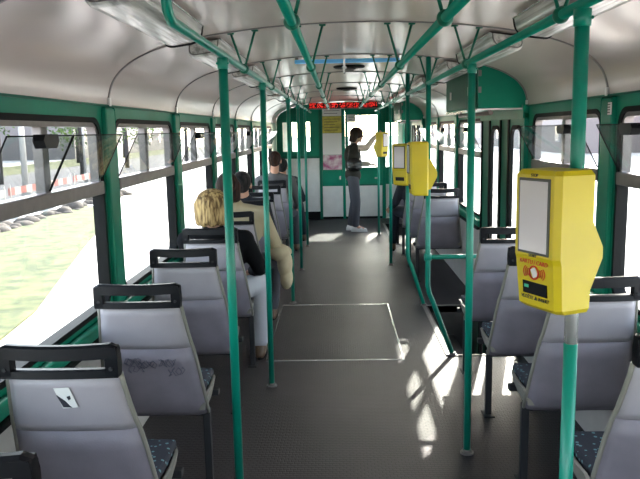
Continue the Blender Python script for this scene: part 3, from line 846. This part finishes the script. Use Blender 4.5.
# left green panel with slots: rounded upper corner follows the ceiling
zt = lambda x: ceil_z(x) - .002
slots = [(-.99, -.88), (-.82, -.70), (-.60, -.50)]
b = MB(off)
xs_all = [XL + .002] + [v for s in slots for v in s] + [-.33]
def col_prism(b, xa, xb, z0, z1f, d0=0.0, d1=.03, n=4):
    poly = [(xa, z0), (xb, z0)] + [(xb + (xa - xb) * k / n, z1f(xb + (xa - xb) * k / n)) for k in range(n + 1)]
    b.prism(poly, 'y', YB - d0, YB + d1)
col_prism(b, XL + .004, -.99, 1.14, zt)
col_prism(b, -.88, -.82, 1.14, zt); col_prism(b, -.70, -.60, 1.14, zt); col_prism(b, -.50, -.335, 1.14, zt)
for a, c in slots:
    b.box(a, c, YB, YB + .03, 1.14, 1.24); col_prism(b, a, c, 1.76, zt)
b.build('green_panel', GREEN, pt)
for a, c in slots:
    g = MB(off); g.box(a, c, YB + .012, YB + .016, 1.24, 1.76); g.build('slot_glass', GLASS, pt)
pbox(XL + .004, -.335, 0.02, 1.14, WHITEP, 'lower_panel')
pbox(XL + .004, -.335, 1.11, 1.155, DGREEN, 'rail', .008, 0)
b = MB(off); b.box(-.335, -.285, YB - .02, YB + .03, 0, 2.08, .006); b.build('post', DGREEN, pt)
b = MB(off); b.box(.085, .135, YB - .02, YB + .03, 0, 2.10, .006); b.build('post', GREEN, pt)
b = MB(off); b.box(.80, .865, YB - .02, YB + .03, 0, 2.03, .006); b.build('post', GREEN, pt)
pbox(-.285, .085, .88, 2.10, GREEN, 'poster_board')
pbox(-.285, .085, .60, .88, GREEN, 'green_band', .006)
pbox(-.285, .085, .02, .60, WHITEP, 'lower_panel')
b = MB(off); b.box(.02, .05, YB - .012, YB, .72, .78, .003); b.build('lock', CHROME, pt)
pbox(XL + .01, -.285, 0, .14, RUBBER, 'skirting', .012, 0); pbox(-.285, .8, 0, .04, RUBBER, 'skirting', .012, 0)
# posters: flat sheets of their own
def poster(x0, x1, z0, z1, m, label, n=0, inkm=INK):
    o = thing('poster', label, 'poster', ((x0 + x1) / 2, YB - .008, z0)); off_ = o.location
    b = MB(off_); b.box(x0, x1, YB - .004, YB - .001, z0, z1); sh = b.build('sheet', m, o)
    for k in range(n):
        z = z1 - (k + 1) * (z1 - z0) / (n + 1)
        b = MB(off_); b.box(x0 + .03, x1 - .03 - .08 * ((k * 7) % 3) / 2, YB - .0055, YB - .004, z - .004, z + .004); b.build('print_line', inkm, sh)
poster(-.27, .07, 1.86, 2.0, PAPER, 'white header sheet above the yellow poster', 2)
poster(-.27, .07, 1.56, 1.855, YPAPER, 'yellow notice poster on the front partition', 5)
poster(-.27, .07, 1.17, 1.555, PAPER, 'plain white sheet below the yellow poster', 0)
poster(-.27, .07, .90, 1.165, MAG, 'white and magenta picture poster lowest on the board', 0)
poster(.17, .33, 1.74, 1.88, PAPER, 'small white notice on the cab door window', 2)
# cab door
dr = bpy.data.objects.new('door_3', None); col.objects.link(dr); dr['kind'] = 'structure'; dr.location = (.47, YB, 0); off = (.47, YB, 0)
ins = [(x, z) for x, z in rrect(.19, .75, .93, 1.86, .05)]
b = MB(off); b.ring(rect_like(ins, .137, .80, .62, 2.04), ins, 'y', YB, YB + .03); b.build('door_frame', GREEN, dr)
b = MB(off); b.box(.19, .75, YB + .012, YB + .016, .93, 1.86); b.build('glass', GLASS, dr)
b = MB(off); b.box(.137, .80, YB, YB + .03, .02, .62); b.build('lower_panel', WHITEP, dr)
b = MB(off); b.box(.66, .72, YB - .03, YB, .72, .75, .006); b.build('handle', CHROME, dr)
b = MB(off); b.box(.137, .8, YB - .008, YB, .6, .635); b.build('rail', DGREEN, dr)
# right of the door
off = (XC, YB, 0)
pbox(.865, XR - .004, 0.02, .62, WHITEP, 'lower_panel'); pbox(.865, XR - .004, .62, .93, GREEN, 'green_band')
b = MB(off=(XC, YB, 0)); col_prism(b, .865, XR - .004, 1.72, zt, n=10); b.build('header', GREEN, pt)
b = MB(off=(XC, YB, 0)); b.box(1.2, XR - .004, YB, YB + .03, .93, 1.72); b.build('post', GREEN, pt)
b = MB(off=(XC, YB, 0)); b.box(.865, 1.2, YB + .012, YB + .016, .93, 1.72); b.build('side_glass', GLASS, pt)
b = MB(off=(XC, YB, 0)); col_prism(b, .137, .80, 2.04, zt, n=4); b.build('header', GREEN, pt)
# LED display
o = thing('led_display', 'red dot matrix display over the front partition', 'display', (.10, 12.5, 2.0)); off = o.location
b = MB(off); b.box(-.50, .72, 12.49, 12.56, 1.985, 2.085, .004); b.build('case', BLACK, o)
b = MB(off); b.box(-.51, .73, 12.482, 12.50, 1.972, 1.988, .003); b.build('shelf', ALU, o)
LED = mat('red_led', (.5, .02, .01, 1), .4, emit=(1, .03, .02, 1), estr=0.6)
random.seed(11)
b = MB(off)
for cx2 in range(64):
    if cx2 % 7 == 6: continue
    for rz_ in range(7):
        if random.random() < .62:
            x = -.48 + cx2 * .0184; z = 1.998 + rz_ * .0118
            b.box(x, x + .013, 12.486, 12.49, z, z + .009)
lo_ = b.build('led_dots', LED, o); lo_['kind'] = 'stuff'

# ------------------------------------------------------------------ people
def V(*a): return Vector(a)
def hand(b, wr, d, up, r=.0085, curl=.5, grip=False):
    """palm and five fingers; d: direction of the forearm, up: direction of the back of the hand"""
    d = Vector(d).normalized(); up = (Vector(up) - d * Vector(up).dot(d)).normalized(); sd_ = d.cross(up)
    wr = Vector(wr)
    for t in (-1, 0, 1): b.capsule(wr + sd_ * .010 * t, wr + d * .075 + sd_ * .026 * t, .015, .013, 10)
    for q, (s_, l) in enumerate(((-.030, .060), (-.010, .072), (.010, .068), (.030, .052))):
        p0 = wr + d * .078 + sd_ * s_; p1 = p0 + (d * math.cos(curl) - up * math.sin(curl)) * l * .5
        p2 = p1 + (d * math.cos(curl * 2.4) - up * math.sin(curl * 2.4)) * l * .5
        b.capsule(p0, p1, r, r * .92, 8); b.capsule(p1, p2, r * .92, r * .8, 8)
    p0 = wr + d * .02 - sd_ * .028; p1 = p0 + (d * .7 - sd_ * .55 - up * .35).normalized() * .04; p2 = p1 + (d * .9 - up * .5).normalized() * .03
    b.capsule(p0, p1, r * 1.3, r * 1.1, 8); b.capsule(p1, p2, r * 1.1, r * .9, 8)
def person(label, loc, rz, J, hair, jac, trou, shoe, hairstyle='short', group=None, hs=1.0, fw=1.0, sleeve=None, torso_w=1.0):
    """J: joints in local metres, figure faces +y. keys: hip,chest,neck,head, shL/shR,elL/elR,wrL/wrR, hpL/hpR,knL/knR,anL/anR, toL/toR"""
    o = thing('person', label, 'person', loc, rz)
    H = J['head']; J = {k: Vector(v) for k, v in J.items()}; H = J['head']
    b = MB()
    # head: skull, jaw, face
    f = J.get('face', V(0, 1, 0)).normalized(); side = f.cross(V(0, 0, 1)).normalized(); upv = side.cross(f)
    Rm = Matrix((side, f, upv)).transposed()
    b.ball(H + upv * .02 - f * .008, (.074 * hs, .094 * hs, .092 * hs), 20, Rm)
    b.ball(H + f * .022 - upv * .045, (.052 * hs, .066 * hs, .062 * hs), 18, Rm)
    b.ball(H + f * .060 - upv * .085, (.026, .024, .020), 12, Rm)
    b.capsule(H + f * .088 + upv * .012, H + f * .108 - upv * .022, .009, .013, 10)
    for s_ in (-1, 1): b.ball(H + side * .076 * s_ * hs - f * .005 - upv * .012, (.010, .020, .032), 12, Rm)
    for s_ in (-1, 1): b.ball(H + side * .030 * s_ + f * .078 + upv * .026, (.022, .012, .008), 10, Rm)
    b.capsule(J['neck'], H - upv * .05 - f * .01, .056, .052)
    # trunk and limbs
    def trunk(b, e, low=True):
        hip, ch, nk = J['hip'], J['chest'], J['neck']
        sx = (J['shR'] - J['shL']).normalized(); fy_ = sx.cross((ch - hip).normalized()); 
        R_ = Matrix((sx, -fy_ if fy_.dot(f) < -2 else V(0, 0, 1).cross(sx), (ch - hip).normalized())).transposed()
        b.ball(hip, (.165 * torso_w + e, .115 + e, .12 + e), 18, R_); b.ball((hip + ch) / 2, (.140 * torso_w + e, .105 + e, .16 + e), 18, R_)
        b.ball(ch, (.165 * torso_w + e, .115 + e, .17 + e), 18, R_)
        b.capsule(J['shL'], nk - V(0, 0, .03), .055 + e, .05 + e); b.capsule(J['shR'], nk - V(0, 0, .03), .055 + e, .05 + e)
        b.capsule(J['shL'], ch, .06 + e, .10 + e * .5); b.capsule(J['shR'], ch, .06 + e, .10 + e * .5)
    def arms(b, e, to=1.0):
        for s_ in 'LR':
            b.capsule(J['sh' + s_], J['el' + s_], .052 + e, .040 + e)
            w_ = J['el' + s_].lerp(J['wr' + s_], to); b.capsule(J['el' + s_], w_, .040 + e, .028 + e)
    def legs(b, e, to=.93):
        for s_ in 'LR':
            b.capsule(J['hip'], J['hp' + s_], .10 + e, .085 + e); b.capsule(J['hp' + s_], J['kn' + s_], .082 + e, .056 + e)
            b.capsule(J['kn' + s_], J['kn' + s_].lerp(J['an' + s_], to), .056 + e, .038 + e * 1.6)
    trunk(b, -.006); arms(b, -.002); legs(b, -.004, 1.0)
    for s_ in 'LR':
        d = J['wr' + s_] - J['el' + s_]; hand(b, J['wr' + s_] + d.normalized() * .01, J.get('hd' + s_, d), J.get('hu' + s_, V(0, 0, 1)))
        b.capsule(J['an' + s_], J['to' + s_], .034, .026)
    body = b.blob('body', SKIN, o, voxel=.0062, it=5)
    # eyes, lips
    for s_ in (-1, 1):
        e = MB(); e.ball(H + side * .030 * s_ + f * .080 * hs + upv * .012, .0105, 12); ey = e.build('eye', EYEW, o)
        e = MB(); e.ball(H + side * .031 * s_ + f * .089 * hs + upv * .012, .0048, 10); e.build('iris', BROWNH, ey)
    e = MB(); e.ball(H + f * .086 - upv * .050, (.022, .007, .006), 12, Rm); e.build('lips', LIPS, o)
    # clothes
    b = MB(); trunk(b, .012); arms(b, .014, .97)
    if sleeve:
        b.bm.free(); b = MB(); trunk(b, .014)
        for s_ in 'LR': b.ball(J['sh' + s_], .062, 12)
        b.blob('waistcoat', jac, o, voxel=.011, it=5)
        b = MB(); arms(b, .010, .95); b.blob('sleeves', sleeve, o, voxel=.009, it=4)
        b = MB(); b.capsule(J['neck'] - V(0, 0, .03), J['neck'] + V(0, 0, .012), .062, .058); b.blob('collar', sleeve, o, voxel=.009, it=3)
    else:
        b.capsule(J['neck'] - V(0, 0, .04), J['neck'] + V(0, 0, .01), .075, .066)
        b.blob('jacket', jac, o, voxel=.011, it=5)
    b = MB(); legs(b, .012); hip = J['hip']; b.ball(hip - V(0, 0, .02), (.165 * torso_w, .125, .105), 16)
    b.blob('trousers', trou, o, voxel=.011, it=4)
    for s_ in 'LR':
        b = MB(); a, t = J['an' + s_], J['to' + s_]; d = (t - a); d.z = 0; d.normalize()
        heel = V(a.x, a.y, J['fl'].z + .035) - d * .035; toe = V(t.x, t.y, J['fl'].z + .030)
        b.capsule(heel, toe, .037, .031); b.capsule(heel, a, .037, .042); b.ball((heel * .35 + toe * .65) + V(0, 0, .008), .040, 12)
        sh = b.blob('shoe', shoe, o, voxel=.009, it=3)
        # flat sole
        pd = V(-d.y, d.x, 0); c = []
        for k in range(20):
            a_ = 2 * PI * k / 20; L_ = (toe - heel).length / 2 + .036
            ctr = (heel + toe) / 2; c.append(ctr + d * math.cos(a_) * L_ + pd * math.sin(a_) * (.037 + .006 * math.cos(a_)))
        z0 = J['fl'].z
        b = MB(); b.loft([[(p.x, p.y, z0) for p in c], [(p.x, p.y, z0 + .018) for p in c]], smooth=False); b.build('sole', RUBBER if shoe is not SHOEW else SHOEW, sh)
    # hair
    b = MB()
    if hairstyle == 'short':
        b.ball(H + upv * .030 - f * .020, (.082 * hs, .096 * hs, .092 * hs), 20, Rm)
        b.ball(H - upv * .015 - f * .045, (.070 * hs, .055 * hs, .060 * hs), 16, Rm)
    elif hairstyle == 'bob':
        b.ball(H + upv * .028 - f * .018, (.100 * fw, .110, .100), 20, Rm)
        for k in range(14):
            a = PI * (.08 + .84 * k / 13)      # round the back of the head
            c = H + side * math.cos(a) * .080 * fw - f * (math.sin(a) * .085 + .002)
            b.capsule(c + upv * .02, c - upv * (.085 + .015 * math.sin(k * 2.3)) + (c - H) * .08, .036, .026)
    elif hairstyle == 'long':
        b.ball(H + upv * .026 - f * .018, (.088, .106, .096), 20, Rm)
        for k in range(12):
            a = PI * (.02 + .96 * k / 11)
            c = H + side * math.cos(a) * .074 - f * (math.sin(a) * .080 - .012)
            b.capsule(c + upv * .02, c - upv * (.105) + (c - H) * .05, .028, .020)
    b.blob('hair', hair, o, voxel=.0075, it=2)
    return o, J
# -- seated default joints: origin on the floor under the hips
def sit(**k):
    J = dict(fl=(0, 0, 0), hip=(0, 0, .545), chest=(0, -.06, .79), neck=(0, -.04, .965), head=(0, 0, 1.105), shL=(-.165, -.05, .915), shR=(.165, -.05, .915),
             elL=(-.23, .06, .67), elR=(.23, .06, .67), wrL=(-.13, .27, .64), wrR=(.13, .27, .64),
             hpL=(-.09, .05, .535), hpR=(.09, .05, .535), knL=(-.10, .43, .53), knR=(.10, .43, .53), anL=(-.10, .42, .09), anR=(.10, .42, .09), toL=(-.11, .56, .03), toR=(.11, .56, .03))
    J.update(k); return J
# blond passenger in the fourth seat
person('seated person with blond bob, black coat and pale trousers on the left', (-.845, 4.74, 0), 0,
       sit(elL=(-.19, .08, .67), wrL=(-.06, .26, .63), head=(0, -.075, 1.115), chest=(.01, -.04, .77), neck=(0, -.06, .955), shL=(-.19, -.05, .885), shR=(.20, -.04, .885), elR=(.295, .0, .68), wrR=(.22, .22, .62),
           hpR=(.13, .05, .52), knR=(.27, .25, .52), anR=(.265, .13, .09), toR=(.27, .27, .03), knL=(-.02, .42, .53), anL=(-.02, .38, .09), toL=(-.02, .5, .03)),
       BLOND, NAVY, LTROU, SHOEB, 'bob', fw=1.12, torso_w=1.12)
# beige jacket passenger
person('dark haired person in a beige jacket and grey trousers, seated behind the second left pole', (-.86, 5.66, 0), 0,
       sit(elL=(-.18, .08, .67), head=(-.02, -.09, 1.18), chest=(.05, -.05, .82), neck=(.02, -.07, 1.03), shL=(-.16, -.06, .96), shR=(.235, -.05, .95), elR=(.34, .03, .68), wrR=(.28, .26, .60),
           hpR=(.14, .05, .52), knR=(.30, .32, .52), anR=(.27, .26, .09), toR=(.27, .40, .03)), BROWNH, BEIGE, GTROU, SHOEB, 'long', torso_w=1.15)
# black haired companion just ahead
person('black haired person in dark clothes, mostly hidden by the beige jacket passenger', (-.86, 6.48, 0), 0,
       sit(elL=(-.18, .08, .67), head=(-.02, -.07, 1.135), neck=(-.01, -.05, .99), chest=(0, -.05, .81), shL=(-.16, -.05, .94), shR=(.165, -.05, .94)), BLACKH, DARKJ, GTROU, SHOEB, 'short', hs=1.05)
# short haired man further ahead
person('short brown haired man in a grey jacket, seated on the left near the front', (-.83, 9.03, 0), 0,
       sit(head=(.035, -.15, 1.245), neck=(.02, -.10, 1.07), chest=(0, -.06, .85), shL=(-.17, -.08, .985), shR=(.22, -.07, .985), elR=(.31, .02, .70), elL=(-.19, .03, .7), wrR=(.26, .25, .62), knR=(.22, .42, .53), anR=(.25, .42, .09), toR=(.26, .56, .03)), BROWNH, GREYJ, GTROU, SHOEB, 'short', torso_w=1.2)
person('person in a dark blue jacket seated foremost on the left beside the poles', (-.78, 9.90, 0), 0,
       sit(head=(.0, -.10, 1.12), elR=(.27, .02, .66), knR=(.20, .42, .53), anR=(.26, .40, .09), toR=(.27, .54, .03)), BLACKH, DARKJ, DARKJ, SHOEB, 'short')
person('dark clothed passenger seated on the right behind the ticket machines', (.98, 8.98, 0), 0,
       sit(elL=(-.25, .0, .68), wrL=(-.29, .20, .60), knL=(-.22, .40, .53), anL=(-.26, .36, .09), toL=(-.27, .5, .03)), BLACKH, DARKJ, DARKJ, SHOEB, 'short')
# standing person, facing +x; local +y is her front, so rotate by -90 degrees
wo, WJ = person('standing person with brown bob, dark waistcoat and white trainers reaching for a pole', (.235, 11.2, 0), -PI / 2,
       dict(fl=(0, 0, 0), hip=(0, 0, .90), chest=(0, -.01, 1.20), neck=(0, .02, 1.385), head=(0, .075, 1.525), face=(0, 1, -.16),
            shL=(-.165, .01, 1.325), shR=(.155, .03, 1.32), elR=(.13, .21, 1.325), elL=(-.19, .05, 1.07), wrR=(.05, .355, 1.50), wrL=(-.13, .26, 1.06),
            hdR=(-.05, .35, .25), huR=(1, 0, 0.2),
            hpL=(-.085, 0, .86), hpR=(.085, 0, .86), knL=(-.09, .02, .47), knR=(.085, .05, .48), anL=(-.09, -.05, .085), anR=(.09, .03, .085), toL=(-.11, .10, .03), toR=(.10, .18, .03)),
       BROWNH, OLIVE, GTROU, SHOEW, 'bob', fw=1.0, sleeve=CREAMC)
# handbag on her near side (local +x)
o = thing('handbag', 'black leather handbag hanging at the side of the standing person', 'bag', (.235, 11.2, 0), -PI / 2)
b = MB()
b.ball((.215, .02, 1.08), (.045, .125, .10), 18); b.ball((.215, .02, 1.03), (.05, .12, .07), 18); b.blob('pouch', BAG, o, voxel=.01, it=3)
b = MB(); pts = []
for k in range(13):
    a = PI * k / 12; pts.append((.215 - .03 * math.sin(a), .02 + .10 * math.cos(a), 1.12 + .26 * math.sin(a) ** .8))
b.tube(pts, .008, 8); b.build('strap', BAG, o)
# beige coat lying over the second passenger's lap, hanging into the aisle
o = thing('folded_jacket', 'beige jacket folded over the passenger lap and hanging into the aisle', 'jacket', (-.47, 5.75, .3)); off = o.location
b = MB(off)
for c, r in (((-.50, 5.72, .62), (.09, .13, .07)), ((-.455, 5.74, .52), (.065, .12, .12)), ((-.445, 5.74, .40), (.055, .105, .10)), ((-.50, 5.85, .60), (.10, .10, .06))): b.ball(c, r, 18)
b.blob('cloth', BEIGE, o, voxel=.01, it=3)

# ------------------------------------------------------------------ outside
G = -.85
b = MB(); b.box(-150, 150, -60, 260, G - .1, G); b.build('ground', CONC, kind='structure')
def strip(name, pts, z, m, kind='structure', label=None, cat=None):
    b = MB(); b.prism(pts, 'z', G + .001, G + z); return b.build(name, m, kind=kind, label=label, cat=cat)
strip('grass_verge', [(-3.0, -2), (-9.2, -2), (-9.4, 24), (-7.6, 24), (-5.6, 15), (-4.3, 9.5)], .03, GRASS, 'stuff', 'sunlit strip of dry green grass beside the tram window', 'grass')
strip('grass_verge', [(-21, -10), (-27, -10), (-27, 120), (-21, 120)], .03, GRASS, 'stuff', 'far strip of grass beyond the grey road', 'grass')
strip('road', [(-11.8, -20), (-21, -20), (-21, 140), (-11.8, 140)], .012, ROAD)
# red and white barriers
def barrier(x, y, label, rz=0):
    o = thing('construction_barrier', label, 'barrier', (x, y, G), rz, 'red and white barriers beyond the grass')
    for k in range(6):
        for zb in (.30, .72):
            b = MB(); b.box(-.012, .012, -1.2 + k * .4, -.8 + k * .4, zb, zb + .22); b.build('board', BARR if (k + (zb > .5)) % 2 else BARW, o)
    for yy_ in (-1.1, 1.1):
        b = MB(); b.box(-.02, .02, yy_ - .025, yy_ + .025, 0, 1.05); b.box(-.22, .22, yy_ - .04, yy_ + .04, 0, .06); b.build('post', BARW, o)
    return o
b0 = barrier(-9.6, 13.4, 'nearest red and white barrier seen through the first left window')
for k, (x, y, lb) in enumerate(((-9.6, 16.2, 'second red and white barrier seen through the first left window'), (-9.7, 19.0, 'third red and white barrier beyond the grass'), (-9.8, 21.8, 'fourth red and white barrier beyond the grass'), (-9.9, 24.6, 'fifth red and white barrier beyond the grass'), (-10.0, 27.5, 'farthest red and white barrier beyond the grass'))):
    c = copy_tree(b0); c.location = (x, y, G); c['label'] = lb
EARTH = mat('dug_earth', (.06, .048, .038, 1), .95, var=.3, vscale=3, bump=.6, bscale=5)
b = MB()
random.seed(5)
for k in range(150):
    y = 11 + random.random() * 18; r_ = random.uniform(.12, .34)
    b.ball((-8.95 + random.gauss(0, .16), y, G - .02), (r_, r_ * 1.2, r_ * random.uniform(.5, .9)), 8)
b.build('dug_earth_ridge', EARTH, kind='stuff', label='low ridge of dug brown earth in front of the barriers', cat='earth')
# trees
def tree(x, y, h, r, label, seed, nleaf=900, ls=.28, low=.35):
    random.seed(seed)
    o = thing('street_tree', label, 'tree', (x, y, G), group='trees beyond the road')
    b = MB(); tp = [(0, 0, 0), (.05, .03, h * .3), (-.05, .06, h * .55), (.06, 0, h * .8)]
    b.tube(tp, [.16, .13, .10, .05], 10)
    for k in range(9):
        a = random.uniform(0, 2 * PI); z = h * random.uniform(.35, .7); L_ = r * random.uniform(.5, .85)
        b.tube([(0, 0, z), (math.cos(a) * L_ * .5, math.sin(a) * L_ * .5, z + h * .1), (math.cos(a) * L_, math.sin(a) * L_, z + h * .22)], [.055, .035, .012], 7)
    b.build('trunk', BARK, o)
    cl = [(Vector((random.gauss(0, r * .42), random.gauss(0, r * .42), h * (low + (1 - low) * random.random()))), r * random.uniform(.28, .5)) for _ in range(16)]
    b = MB()
    for _ in range(nleaf):
        c, rr = random.choice(cl); d = Vector((random.gauss(0, 1), random.gauss(0, 1), random.gauss(0, 1))).normalized() * rr * random.uniform(.6, 1)
        p = c + d; u = Vector((random.gauss(0, 1), random.gauss(0, 1), random.gauss(0, 1))).normalized(); w_ = u.orthogonal().normalized()
        s_ = ls * random.uniform(.6, 1.2)
        b.face([p - u * s_ * .5, p + w_ * s_ * .22, p + u * s_ * .5, p - w_ * s_ * .22])
    b.build('foliage', LEAF, o)
tree(-17.5, 36, 7.5, 2.6, 'leafy tree seen in the upper left corner of the first window', 1)
tree(-15.0, 41, 6.5, 2.5, 'leafy tree left of the first window pillar', 2)
tree(-15.5, 51.5, 6.5, 2.2, 'leafy tree seen in the second left window', 3)
tree(-12.5, 58, 7.0, 2.4, 'leafy tree at the right of the second left window', 4)
tree(-23.5, 48, 8.5, 3.0, 'taller tree beyond the road behind the first window', 5)
tree(-23.0, 62, 8.5, 3.2, 'taller tree far beyond the road', 6)
tree(-22.5, 74, 8.5, 3.2, 'farthest tree beyond the road', 8)
# slim posts
def lamp_post(x, y, label, m=BARW, r=.09, h=6):
    b = MB((x, y, G)); b.tube([(x, y, G), (x, y, G + h)], [r, r * .7], 12); b.tube([(x, y, G), (x, y, G + .5)], r * 1.5, 12); b.build('street_post', m, label=label, cat='post', loc=(x, y, G))
lamp_post(-12.6, 28, 'pale thick post seen in the first left window', r=.13)
lamp_post(-13.2, 36.5, 'slim pale post at the middle of the first left window', r=.07)
# buildings
def building(x0, x1, y0, y1, h, m, label, face, floors=3, nwin=8, seed=1):
    o = thing('apartment_building', label, 'building', ((x0 + x1) / 2, (y0 + y1) / 2, G)); off_ = o.location
    b = MB(off_); b.box(x0, x1, y0, y1, G, G + h); b.build('wall', m, o)
    b = MB(off_); xm = (x0 + x1) / 2
    b.prism([(x0 - .4, G + h), (x1 + .4, G + h), (xm, G + h + 2.2)], 'y', y0 - .4, y1 + .4); b.build('roof', ROOF, o)
    fx = x1 if face > 0 else x0; L_ = y1 - y0
    for fl_ in range(floors):
        for k in range(nwin):
            yc = y0 + (k + .5) * L_ / nwin; z = G + 1.0 + fl_ * 3.0
            b = MB(off_); b.box(min(fx, fx + face * .06), max(fx, fx + face * .06), yc - .65, yc + .65, z, z + 1.5); w_ = b.build('window', BARW, o)
            b = MB(off_); b.box(min(fx, fx + face * .09), max(fx, fx + face * .09), yc - .55, yc + .55, z + .1, z + 1.4); b.build('pane', WINDK, w_)
    return o
building(-42, -30, 15, 60, 9.5, HOUSE1, 'grey blue apartment block beyond the road on the left', 1, 3, 9)
building(-38, -27, 72, 120, 10, HOUSE2, 'pale apartment block farther along the left side', 1, 3, 9)
building(24, 36, 18, 52, 9, HOUSE3, 'pink apartment block seen through the right window', -1, 3, 8)
building(20, 32, 62, 110, 9, HOUSE2, 'pale apartment block farther along the right side', -1, 3, 8)
